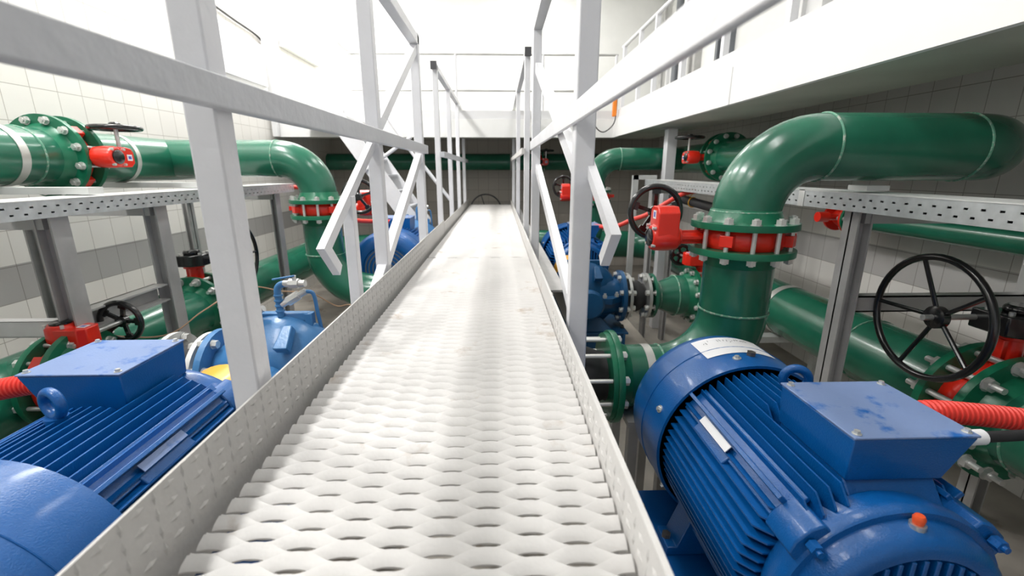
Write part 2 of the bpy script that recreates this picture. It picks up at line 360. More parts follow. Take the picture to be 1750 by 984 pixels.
def valve(lb, c, A, N, W, s=1.0, gap=.08, neck=.27, R=.107, bolts=12, wheel='cast', group='red butterfly valves', wd=.16, blackgear=False, fr=.2, br=.178, ft=.025):
    """c centre, A pipe axis, N neck direction, W worm axis"""
    M = basis(N, W, A, c)
    t = thing('butterfly_valve', lb, 'valve', c, group)
    b = MB().lathe([(-gap/2, .11*s), (-gap/2, .15*s), (-gap*.2, .163*s), (gap*.2, .163*s), (gap/2, .15*s), (gap/2, .11*s)], (0, 0, 0), (0, 0, 1), 40)
    for k in range(4):
        a = PI/4+k*PI/2; b.box((math.cos(a)*.172*s, math.sin(a)*.172*s, 0), (.035*s, .05*s, gap*.55), Matrix.Rotation(a, 3, 'Z'))
    b.box((-.185*s, 0, 0), (.06*s, .04, .03))
    b.build('valve_body', red, t, M, bev=.002)
    n0 = .15*s
    b = MB().cyl((n0, 0, 0), (neck, 0, 0), .021*s, seg=18); b.box(((n0+neck)/2, 0, 0), (neck-n0, .055*s, .014)).box(((n0+neck)/2, 0, 0), (neck-n0, .014, .055*s))
    b.lathe([(0, .035), (.012, .035)], (neck-.012, 0, 0), (1, 0, 0), 18)
    b.build('neck', red, t, M, bev=.002)
    gm = blk if blackgear else red
    g = MB().lathe([(0, .045), (.006, .052), (.05, .056), (.098, .054), (.11, .046)], (neck, 0, 0), (1, 0, 0), 14)
    pr = [(-.052, -.01), (.052, -.01), (.052, .075), (.045, .112), (.025, .125), (-.03, .125), (-.052, .10)]
    g.prism([(p, q) for p, q in pr], (neck+.012, 0, 0), (0, 1, 0), (0, 0, 1), (.085, 0, 0))
    g.bx(neck+.0, neck+.014, -.02, .03, .03, .075)
    go = g.build('gearbox', gm, t, M, bev=.004)
    MB().lathe([(0, .036), (.006, .036), (.010, .030)], (neck+.11, 0, 0), (1, 0, 0), 24).build('indicator_cap', blk, go, M)
    MB().bx(neck+.0975, neck+.099, -.018, .014, .075, .108).build('maker_label', label, go, M)
    MB().bx(neck+.099, neck+.0994, -.010, .006, .082, .102).build('label_mark', inkb, go, M)
    for y, z in ((.038, -.03), (-.038, -.03), (-.038, .04), (.038, .045)):
        MB().cyl((neck+.10, y, z), (neck+.115, y, z), .007, seg=6).build('screw', bolt, go, M)
    MB().cyl((neck+.055, .04, .09), (neck+.055, wd, .09), .010, seg=12).build('worm_shaft', zinc, t, M)
    Wm = M @ basis((1, 0, 0), (0, 0, 1), (0, 1, 0), (neck+.055, wd, .09))
    if wheel == 'cast': handwheel(t, Wm, R, .013, 5, True, -.01, .026)
    elif wheel: handwheel(t, Wm, R, .011, 5, False, -.03, .03)
    for k in range(bolts):
        a = 2*PI*(k+.5)/bolts; L = gap+2*ft
        stud(t, (math.cos(a)*br*s, math.sin(a)*br*s, 0), (0, 0, 1), L, .0088*s**.5, xf=M)
    return t
def flange(parent, c, ax, s=1.0, r=.2, ft=.025, pr=.125, name='flange', m=None):
    """ax points away from the valve (towards the pipe); c is the gasket face"""
    return MB().lathe([(0, pr*.9), (0, r*s), (ft*.15, r*s+.001), (ft, r*s), (ft, pr+.022), (ft+.012, pr+.014), (ft+.045, pr+.002), (ft+.05, pr)], c, ax, 48).build(name, m or greend, parent)
def bead(parent, c, ax, r): return MB().torus(c, ax, r, .0048, 48, 8).build('weld_bead', weld, parent)
def strap(parent, c, ax, r, wd=.035):
    return MB().ring(c, ax, r, r+.003, -wd/2, wd/2, 48).build('strap', strapm, parent)

# ---- right near riser (X=.995, Y=1.8)
RX, RY, VZ = .995, 1.80, 1.385
pr = .127
t = thing('upper_elbow_pipe', 'large green elbow pipe bending right from the nearest riser over the cable tray', 'pipe', (RX, RY, VZ+.04))
ZU = 1.735
path = bend([(RX, RY, VZ+.06), (RX, RY, ZU), (2.08, RY, ZU), (2.08, 3.0, ZU)], .262, 12)
MB().tube(path, pr, 48).build('pipe_wall', green, t, ang=50)
flange(t, (RX, RY, VZ+.04), (0, 0, 1), pr=pr)
bead(t, (RX, RY, VZ+.105), (0, 0, 1), pr); bead(t, (RX+.262, RY, ZU), (1, 0, 0), pr); bead(t, (2.08-.262, RY, ZU), (1, 0, 0), pr)
valve('red butterfly valve with black handwheel on the nearest large riser at right', (RX, RY, VZ), (0, 0, 1), (-1, 0, 0), (0, 1, 0), wd=.12)
t = thing('lower_elbow_pipe', 'green riser elbow at right running under the walkway, with a steel strap', 'pipe', (RX, RY, .77))
path = bend([(RX, RY, VZ-.06), (RX, RY, .772), (.50, RY, .772)], .30, 12)
MB().tube(path, .135, 48).build('pipe_wall', green, t, ang=50)
flange(t, (RX, RY, VZ-.04), (0, 0, -1), pr=.135)
bead(t, (RX, RY, .772+.305), (0, 0, 1), .135); bead(t, (RX-.30, RY, .772), (1, 0, 0), .135)
strap(t, (.635, RY, .772), (1, 0, 0), .1355)
flange(t, (.475, RY, .772), (1, 0, 0), pr=.135, r=.2)
def compensator(lb, x0, x1, y, z, n=10, r=.125, fr=.2, tie=True, fm=None):
    t = thing('rubber_compensator', lb, 'pipe joint', ((x0+x1)/2, y, z), 'black rubber pipe compensators')
    L = x1-x0; prof = [(0, r)]
    for k in range(9):
        q = k/8; prof.append((.03+(L-.06)*q, r*.86+r*.28*math.sin(PI*q)))
    prof.append((L, r))
    MB().lathe(prof, (x0, y, z), (1, 0, 0), 36).build('bellows', rub, t, ang=60)
    for x, s in ((x0, 1), (x1, -1)): MB().lathe([(0, r*.9), (0, fr), (.02*s, fr), (.02*s, r*.9)], (x, y, z), (1, 0, 0), 40).build('backing_flange', fm or zinc, t)
    if tie:
        for k in range(n):
            a = 2*PI*(k+.5)/n; stud(t, ((x0+x1)/2, y+math.cos(a)*fr*.88, z+math.sin(a)*fr*.88), (1, 0, 0), L+.05, .009)
    else:
        for x in (x0, x1):
            for k in range(n):
                a = 2*PI*(k+.5)/n; stud(t, (x, y+math.cos(a)*fr*.85, z+math.sin(a)*fr*.85), (1, 0, 0), .045, .009, .008)
    return t
compensator('black rubber compensator with long tie rods beside the strapped green pipe flange', .19, .475, RY, .772, 10, .12, .19, fm=greend)
t = thing('crossing_pipe', 'green pipe stub passing beneath the walkway to the nearest left pump', 'pipe', (-.2, RY, .772))
MB().cyl((-.60, RY, .772), (.19, RY, .772), .12, seg=36).build('pipe_wall', green, t)
# stand under that pipe
t = thing('pipe_stand', 'grey angle-iron stand under the strapped green pipe', 'pipe support', (.63, RY, 0))
for x in (.56, .70):
    for y in (RY-.13, RY+.13): MB().bx(x-.02, x+.02, y-.02, y+.02, 0, .61).build('leg', steel, t)
MB().bx(.53, .73, RY-.16, RY+.16, .61, .635).build('top_plate', steel, t)

# ---- left riser (X=-1.27, Y=3.27)
LX, LY = -1.27, 3.27
t = thing('upper_elbow_pipe', 'green elbow pipe at left joining the riser to the wall header', 'pipe', (LX, LY, VZ+.04))
ZL = 1.725
path = bend([(LX, LY, VZ+.06), (LX, LY, ZL), (-2.3, LY, ZL)], .25, 12)
MB().tube(path, .122, 40).build('pipe_wall', green, t, ang=50)
flange(t, (LX, LY, VZ+.04), (0, 0, 1), pr=.122); bead(t, (LX-.25, LY, ZL), (1, 0, 0), .122); bead(t, (LX, LY, VZ+.10), (0, 0, 1), .122)
valve('red butterfly valve on the left riser, its handwheel half hidden by the white stub brace', (LX, LY, VZ), (0, 0, 1), (1, 0, 0), (0, -1, 0), wd=.15)
t = thing('lower_elbow_pipe', 'green riser elbow at left curving down and under the walkway', 'pipe', (LX, LY, .77))
MB().tube(bend([(LX, LY, VZ-.06), (LX, LY, .77), (-.30, LY, .77)], .33, 12), .13, 40).build('pipe_wall', green, t, ang=50)
flange(t, (LX, LY, VZ-.04), (0, 0, -1), pr=.13); bead(t, (LX, LY, 1.06), (0, 0, 1), .13)
flange(t, (-.28, LY, .77), (-1, 0, 0), pr=.13)
compensator('black rubber compensator hidden low under the walkway beyond the left riser', -.28, .1, LY, .77, 10, .115, .19)
# ---- right far riser (X=.99, Y=4.75)
FX, FY = .99, 4.75
t = thing('upper_elbow_pipe', 'small-looking green elbow pipe beyond the walkway post at right, far riser', 'pipe', (FX, FY, 1.46))
MB().tube(bend([(FX, FY, VZ+.06), (FX, FY, 1.755), (1.95, FY, 1.755)], .25, 12), .112, 36).build('pipe_wall', green, t, ang=50)
flange(t, (FX, FY, VZ+.04), (0, 0, 1), pr=.112, r=.18); bead(t, (FX+.25, FY, 1.755), (1, 0, 0), .112)
valve('small red butterfly valve with handwheel on the far right riser', (FX, FY, VZ), (0, 0, 1), (-1, 0, 0), (0, 1, 0), neck=.24, br=.158)
t = thing('lower_elbow_pipe', 'green far riser dropping behind the right walkway post', 'pipe', (FX, FY, .77))
MB().tube(bend([(FX, FY, VZ-.06), (FX, FY, .77), (.3, FY, .77)], .3, 12), .115, 32).build('pipe_wall', green, t, ang=50)
flange(t, (FX, FY, VZ-.04), (0, 0, -1), pr=.115, r=.18)
# ---- far pipe across
t = thing('far_crossing_pipe', 'long green pipe running across the far tiled wall under the platform', 'pipe', (0, 7.2, 1.76))
MB().cyl((-2.6, 7.2, 1.765), (2.5, 7.2, 1.765), .125, seg=36).build('pipe_wall', green, t)
valve('tiny red butterfly valve on the green pipe at the far wall', (.62, 7.2, 1.765), (1, 0, 0), (0, -1, 0), (0, 0, 1), s=.85, neck=.2)
for x in (-2.0, .2, 2.0): MB().ring((x, 7.2, 1.765), (1, 0, 0), .125, .131, -.02, .02).bx(x-.02, x+.02, 7.33, 7.795, 1.745, 1.785).build('wall_bracket', steel, t)
for x, s in ((.58, -1), (.66, 1)): flange(t, (x, 7.2, 1.765), (s, 0, 0), pr=.125, r=.18)

# ---- upper left header
HLX, HLZ = -2.30, 1.715
t = thing('upper_header_pipe', 'large green header pipe along the left wall above the cable tray', 'pipe', (HLX, 1.5, HLZ))
MB().cyl((HLX, -1.5, HLZ), (HLX, 2.44, HLZ), .137, seg=48).build('pipe_wall', green, t)
MB().cyl((HLX, 2.56, HLZ), (HLX, 3.55, HLZ), .137, seg=48).build('pipe_wall', green, t)
MB().lathe([(0, .137), (.03, .12), (.05, .08), (.06, 0)], (HLX, 3.55, HLZ), (0, 1, 0), 36).build('end_cap', green, t)
for y, s in ((2.46, -1), (2.54, 1)): flange(t, (HLX, y, HLZ), (0, s, 0), pr=.137, r=.205)
strap(t, (HLX, 2.20, HLZ), (0, 1, 0), .1375, .04); strap(t, (HLX, 2.87, HLZ), (0, 1, 0), .1375, .03); bead(t, (HLX, 2.30, HLZ), (0, 1, 0), .137)
valve('red butterfly valve with flat black handwheel on the upper left header', (HLX, 2.50, HLZ), (0, 1, 0), (1, 0, 0), (0, 0, 1), neck=.20, R=.107, wd=.15)
# ---- upper right header
t = thing('upper_header_pipe', 'green header pipe under the right mezzanine, beyond the white post', 'pipe', (1.98, 4, 1.755))
MB().cyl((1.98, 3.05, 1.755), (1.98, 3.96, 1.755), .137, seg=40).build('pipe_wall', green, t)
MB().cyl((1.98, 4.08, 1.755), (1.98, 5.1, 1.755), .137, seg=40).build('pipe_wall', green, t)
for y, s in ((3.98, -1), (4.06, 1)): flange(t, (1.98, y, 1.755), (0, s, 0), pr=.137, r=.205)
valve('small red butterfly valve with dark handwheel beneath the right mezzanine', (1.98, 4.02, 1.755), (0, 1, 0), (-1, 0, 0), (0, 0, 1), neck=.235, R=.115, wd=.17)
# ---- lower headers and far loop
def lower_header(lb, X, Z, r, yv, y0, sx):
    t = thing('lower_header_pipe', lb, 'pipe', (X, yv, Z))
    MB().cyl((X, y0, Z), (X, yv-.09, Z), r, seg=48).build('pipe_wall', green, t)
    MB().tube(bend([(X, yv+.09, Z), (X, 5.4, Z), (.003*sx, 5.4, .79)] , .35, 10), r, 40).build('pipe_wall', green, t, ang=50)
    for y, s in ((yv-.055, -1), (yv+.055, 1)): flange(t, (X, y, Z), (0, s, 0), pr=r, r=.2*1.22, ft=.03)
    return t
HX, HZ = 1.87, .765
t = lower_header('large green header low along the right wall, with a steel strap', HX, HZ, .162, 1.475, -1.2, 1)
strap(t, (HX, 2.72, HZ), (0, 1, 0), .1625, .05); bead(t, (HX, 1.30, HZ), (0, 1, 0), .162); bead(t, (HX, 2.05, HZ), (0, 1, 0), .162)
HLX2, HLZ2 = -2.08, .71
t = lower_header('large green header low along the left wall', HLX2, HLZ2, .168, 3.05, -1.2, -1)
bead(t, (HLX2, 4.9, HLZ2), (0, 1, 0), .168)
def big_valve(lb, X, Z, yv, sx):
    c = (X, yv, Z); M = basis((0, 0, 1), (-sx, 0, 0), (0, 1, 0), c)
    t = thing('butterfly_valve', lb, 'valve', c, 'large header valves')
    s = 1.22; gap = .11
    MB().lathe([(-gap/2, .13), (-gap/2, .18), (-gap*.2, .195), (gap*.2, .195), (gap/2, .18), (gap/2, .13)], (0, 0, 0), (0, 0, 1), 44).build('valve_body', red, t, M)
    nk = .315
    MB().cyl((.18, 0, 0), (nk, 0, 0), .034, seg=18).box((.23, 0, 0), (.12, .10, .03)).lathe([(0, .062), (.02, .062)], (nk-.02, 0, 0), (1, 0, 0), 18).build('neck', red, t, M, bev=.003)
    g = MB().prism([(-.07, -.06), (.10, -.08), (.10, .05), (.04, .09), (-.05, .09), (-.08, .03)], (nk, 0, 0), (0, 1, 0), (0, 0, -1), (.075, 0, 0))
    g.lathe([(0, .05), (.02, .05), (.028, .04)], (nk+.075, 0, 0), (1, 0, 0), 20)
    go = g.build('gearbox', blk, t, M, bev=.006)
    for y, z in ((-.05, .03), (.07, .05), (.07, -.03), (-.04, -.06)): MB().cyl((nk+.07, y, z), (nk+.086, y, z), .009, seg=6).build('screw', bolt, go, M)
    MB().cyl((nk+.04, .09, .06), (nk+.04, .30, .06), .011, seg=12).build('worm_shaft', zinc, t, M)
    Wm = M @ basis((1, 0, 0), (0, 0, 1), (0, 1, 0), (nk+.04, .28, .06))
    handwheel(t, Wm, .225, .013, 5, False, .035, .042)
    for k in range(12):
        a = 2*PI*(k+.5)/12; stud(t, (math.cos(a)*.218, math.sin(a)*.218, 0), (0, 0, 1), gap+.06, .012, .07, xf=M)
    return t
big_valve('large red header valve at right with a big five-spoke black handwheel', HX, HZ, 1.475, 1)
big_valve('header valve at left with black gearbox, behind the nearest white post', HLX2, HLZ2, 3.05, -1)
# smaller pipe along right wall
t = thing('wall_pipe', 'thin green pipe along the right wall below the cable tray', 'pipe', (2.45, 2, 1.325))
MB().cyl((2.45, -.5, 1.325), (2.45, 3.0, 1.325), .066, seg=32).build('pipe_wall', green, t)
flange(t, (2.45, 3.03, 1.325), (0, -1, 0), pr=.066, r=.11, ft=.018)
t = thing('flanged_end_valve', 'dark red valve closing the end of the thin green wall pipe', 'valve', (2.45, 3.05, 1.325))
MB().lathe([(0, .05), (0, .11), (.018, .11), (.018, .05), (.04, .06), (.09, .075), (.14, .06), (.16, .05), (.16, .1), (.178, .1), (.178, 0)], (2.45, 3.03, 1.325), (0, 1, 0), 28).build('valve_body', red, t)
MB().cyl((2.45, 3.11, 1.325), (2.30, 3.11, 1.33), .022).build('stem', red, t); MB().cyl((2.31, 3.11, 1.33), (2.24, 3.11, 1.33), .035).build('knob', red, t)
for k in range(8):
    a = 2*PI*k/8; stud(t, (2.45+math.cos(a)*.09, 3.03, 1.325+math.sin(a)*.09), (0, 1, 0), .036, .007, .006)

# ---------------------------------------------------------------- motors
def motor(lb, c, sgn, boxy, boxdx=.062, sticker=False, labelbox=True, grp='blue electric motors'):
    """c = shaft centre at drive end; sgn=+1: body extends towards +Y, drive end faces -Y"""
    M = basis((sgn, 0, 0), (0, sgn, 0), (0, 0, 1), c)
    t = thing('electric_motor', lb, 'motor', (c[0], c[1]+sgn*.3, c[2]-.3), grp)
    MB().cyl((0, .05, 0), (0, .59, 0), .213, seg=48).build('frame', blue, t, M)
    # cooling fins
    f = MB(); Rf = .268
    def fin(a, b, kind, y0=.07, y1=.57):
        if kind == 'v':
            for sz in (1, -1):
                f.prism([(y0, sz*.15), (y1, sz*.15), (y1, sz*b), (y0+.03, sz*b), (y0, sz*(b-.03))], (a-.0022, 0, 0), (0, 1, 0), (0, 0, 1), (.0044, 0, 0))
        else:
            for sx in (1, -1):
                f.prism([(y0, sx*.15), (y1, sx*.15), (y1, sx*b), (y0+.03, sx*b), (y0, sx*(b-.03))], (0, 0, a-.0022), (0, 1, 0), (1, 0, 0), (0, 0, .0044))
    n = 7
    for k in range(-n, n+1):
        a = k*.0235
        if abs(a) > .172: continue
        b_ = math.sqrt(max(Rf**2-a*a, .01))
        fin(a, b_, 'h')
        inb = boxdx-.135 < a < boxdx+.10
        if inb: fin(a, b_, 'v', boxy+.25, .57)
        else: fin(a, b_, 'v', .035 if a < 0 and sgn > 0 else .07, .57)
    f.build('cooling_fins', blue, t, M, ang=20)
    # 45 degree corner pads
    for sx in (-1, 1):
        for sz in (-1, 1):
            R = Matrix.Rotation(-sx*sz*PI/4, 3, 'Y')
            b = MB().box((sx*.178, .335, sz*.178), (.075, .52, .02) if False else (.085, .53, .012), Matrix.Rotation(sx*sz*PI/4, 3, 'Y'))
            b.box((sx*.165, .335, sz*.165), (.012, .50, .10), Matrix.Rotation(sx*sz*PI/4, 3, 'Y'))
            b.build('corner_rail', blue, t, M, bev=.002)
            b = MB().prism([(-.05, -.03), (.05, -.03), (.045, .028), (.02, .04), (-.02, .04), (-.045, .028)], (sx*.170, .006, sz*.148), V((sz*1, 0, -sx*1)).normalized(), V((sx, 0, sz)).normalized(), (0, .085, 0))
            lg = b.build('shield_lug', blue, t, M, bev=.004)
            MB().cyl((sx*.183, -.018, sz*.161), (sx*.183, .002, sz*.161), .013, seg=6).cyl((sx*.183, -.026, sz*.161), (sx*.183, 0, sz*.161), .007, seg=10).build('bolt', blue, lg, M)
        # raised cast pad with label strip
        b = MB().box((sx*.205, .36, .145), (.035, .17, .03), Matrix.Rotation(sx*PI/4, 3, 'Y'))
        po = b.build('cast_pad', blue, t, M, bev=.003)
        if labelbox and sx == -1: pass
        MB().box((sx*.208, .36, .178), (.022, .15, .002), Matrix.Rotation(sx*PI/4, 3, 'Y')).build('label_strip', label if sgn > 0 else bluelid, po, M)
    # end shield
    e = MB().lathe([(.07, .0), (.07, .225), (.03, .238), (.008, .238), (0, .232), (0, .218), (-.03, .212), (-.045, .20), (-.05, .188), (-.05, .172), (-.02, .168), (-.012, .165), (-.012, .07), (-.06, .062), (-.07, .05), (-.07, 0)], (0, 0, 0), (0, 1, 0), 56)
    e.build('end_shield', blue, t, M, ang=40)
    s = MB()
    for k in range(-6, 7):
        x = k*.024; h = math.sqrt(max(.168**2-x*x, 0))
        if abs(x) < .06:
            q = math.sqrt(.06**2-x*x)
            for sg in (-1, 1): s.box((x, -.034, sg*(h+q)/2), (.009, .035, h-q))
        else: s.box((x, -.034, 0), (.009, .035, 2*h))
    s.build('shield_grille', blue, t, M, bev=.002)
    MB().cyl((0, -.11, 0), (0, -.05, 0), .028).build('shaft', zinc, t, M)
    MB().cyl((.0, -.016, .210), (.0, -.016, .222), .014, seg=12).build('nipple_base', zinc, t, M)
    MB().lathe([(0, .009), (.012, .011), (.018, .008), (.018, 0)], (.0, -.016, .222), (0, 0, 1), 12).build('grease_nipple', oran, t, M)
    # fan cover
    cvr = MB().lathe([(.545, .279), (.545, .288), (.57, .291), (.78, .291), (.815, .284), (.838, .265), (.85, .235), (.855, .20), (.85, .185), (.840, .18), (.836, .0), (.82, 0), (.82, .17), (.78, .27), (.545, .279)], (0, 0, 0), (0, 1, 0), 64).build('fan_cover', blue, t, M, ang=30)
    MB().torus((0, .69, 0), (0, 1, 0), .2915, .0022, 64, 6).build('cover_seam', blue, cvr, M)
    g = MB()
    for r in (.05, .08, .11, .14, .165): g.ring((0, .840, 0), (0, 1, 0), r-.004, r+.004, 0, .006)
    g.build('cover_grille', greyc, cvr, M)
    for k in range(6):
        a = math.radians(37+60*k); p = V((math.cos(a), 0, math.sin(a)))
        MB().cyl(p*.289+V((0, .60, 0)), p*.294+V((0, .60, 0)), .013, seg=18).cyl(p*.29+V((0, .60, 0)), p*.301+V((0, .60, 0)), .0075, seg=6).build('cover_bolt', bolt, cvr, M)
    if sticker:
        b = MB(); n = 14; vs = []; 
        for i in range(n+1):
            a = math.radians(112-i*(46/n)); 
            for y in (.64, .775): vs.append((math.cos(a)*.2925, y, math.sin(a)*.2925))
        b.add(vs, [(2*i, 2*i+1, 2*i+3, 2*i+2) for i in range(n)]); so = b.build('paper_sticker', label, cvr, M)
        sc_ = MB()
        random.seed(3)
        for i in range(16):
            a = math.radians(106-i*2.0); y = .74+random.uniform(-.008, .008); p = V((math.cos(a)*.2932, y, math.sin(a)*.2932))
            if i in (3, 4): continue
            for q in range(2):
                d = V((random.uniform(-.003, .003), random.uniform(-.012, .012), 0)); sc_.bar(p, p+d+V((.0005, .002, 0)), .0012, .0006)
        sc_.build('handwriting', inkk, so, M)
        a = math.radians(86); p = V((math.cos(a), 0, math.sin(a)))
        MB().cyl(p*.291+V((0, .62, 0)), p*.304+V((0, .62, 0)), .014, seg=6).build('cover_bolt', boltd, cvr, M)
    # pedestal + terminal box
    bx0, by0 = boxdx, boxy
    x0, x1, y0, y1 = bx0-.128, bx0+.135, by0, by0+.245
    MB().hexa([(x0+.005, .03, .15), (x1-.06, .03, .15), (x1-.06, y1-.01, .15), (x0+.005, y1-.01, .15), (x0+.008, y0+.02, .235), (x1-.056, y0+.02, .235), (x1-.056, y1-.008, .235), (x0+.008, y1-.008, .235)]).build('box_pedestal', blue, t, M, bev=.004)
    MB().hexa([(x0+.004, y0+.006, .234), (x1-.05, y0+.006, .234), (x1-.05, y1-.006, .234), (x0+.004, y1-.006, .234), (x0, y0, .335), (x1, y0, .335), (x1, y1, .335), (x0, y1, .335)]).build('terminal_box', blue, t, M, bev=.003)
    ld = MB().bx(x0-.002, x1+.002, y0-.002, y1+.002, .336, .341).build('box_lid', bluelid, t, M, bev=.0015)
    for x in (x0+.014, x1-.014):
        for y in (y0+.014, y1-.014):
            MB().cyl((x, y, .341), (x, y, .3425), .009, seg=14).cyl((x, y, .342), (x, y, .349), .0062, seg=6).build('lid_screw', bolt, ld, M)
    # eyebolt
    ey = boxy+.335
    MB().cyl((.035, ey, .24), (.035, ey, .272), .024).torus((.035, ey, .306), (.35*1, 1, 0), .031, .012, 28, 12).build('lifting_eye', blue, t, M, ang=60)
    # feet
    for sx in (-1, 1):
        for y in (.10, .47):
            fo = MB().prism([(sx*.12, -.17), (sx*.20, -.14), (sx*.245, -.265), (sx*.275, -.265), (sx*.275, -.295), (sx*.12, -.295)], (0, y-.045, 0), (1, 0, 0), (0, 0, 1), (0, .09, 0)).build('foot', blue, t, M, bev=.003)
            MB().cyl((sx*.262, y, -.268), (sx*.262, y, -.252), .014, seg=6).build('foot_bolt', boltd, fo, M)
    return t
def base_frame(lb, x, y0, y1, z=.445, zt=.485, m=None, hw=.31, dp=.045):
    t = thing('base_frame', lb, 'base frame', (x, (y0+y1)/2, z))
    b = MB().bx(x-hw, x+hw, y0, y1, zt-.014, zt)
    b.bx(x-hw+.02, x-hw+.035, y0, y1, z-dp, zt-.014).bx(x+hw-.035, x+hw-.02, y0, y1, z-dp, zt-.014).bx(x-hw+.02, x+hw-.02, y0+.01, y0+.025, z-dp, zt-.014)
    b.build('frame_plate', m or blue, t, bev=.003)
    for yy in (y0+.1, y1-.1):
        for s in (-1, 1):
            MB().cyl((x+s*(hw-.018), yy, zt), (x+s*(hw-.018), yy, zt+.014), .013, seg=6).cyl((x+s*(hw-.018), yy, zt+.014), (x+s*(hw-.018), yy, zt+.024), .008, seg=10).build('anchor_bolt', boltd, t)
    return t
def plinth(lb, x, y0, y1, hw=.40, z=.40):
    return tag(MB().bx(x-hw, x+hw, y0, y1, 0, z).build('concrete_plinth', plin, bev=.01), lb, 'plinth')
SZ = .78
motor('blue finned electric motor at bottom right, white paper sticker on its fan cover', (.79, .70, SZ), 1, .085, sticker=True)
base_frame('blue base plate under the nearest right motor', .79, -.6, 1.42)
plinth('concrete plinth under the nearest right motor', .80, -.9, 1.50)
motor('blue finned electric motor at bottom left, seen past its fan cover', (-1.05, 1.365, SZ+.015), -1, .02, boxdx=.07)
base_frame('blue base plate under the left motor and pump', -1.05, .5, 2.10)
plinth('concrete plinth under the nearest left pump', -1.0, .35, 2.3)
motor('blue electric motor beyond the left riser, hollow fan cover facing the viewer', (-.87, 4.27, SZ+.12), -1, .04, boxdx=.04)
base_frame('blue base plate under the motor beyond the left riser', -.87, 3.5, 5.0, z=.565, zt=.605)
plinth('concrete plinth under the motor beyond the left riser', -.87, 3.6, 5.05, hw=.36, z=.52)
motor('blue electric motor on the right side behind the yellow coupling guard', (.70, 3.72, SZ+.066), 1, .13, boxdx=.05)
base_frame('dark blue base plate under the second right pump', .66, 2.92, 4.45, z=.50, zt=.55, m=pumpd, hw=.24, dp=.085)
plinth('pale concrete plinth under the second right pump', .72, 2.80, 4.65, hw=.38, z=.415)

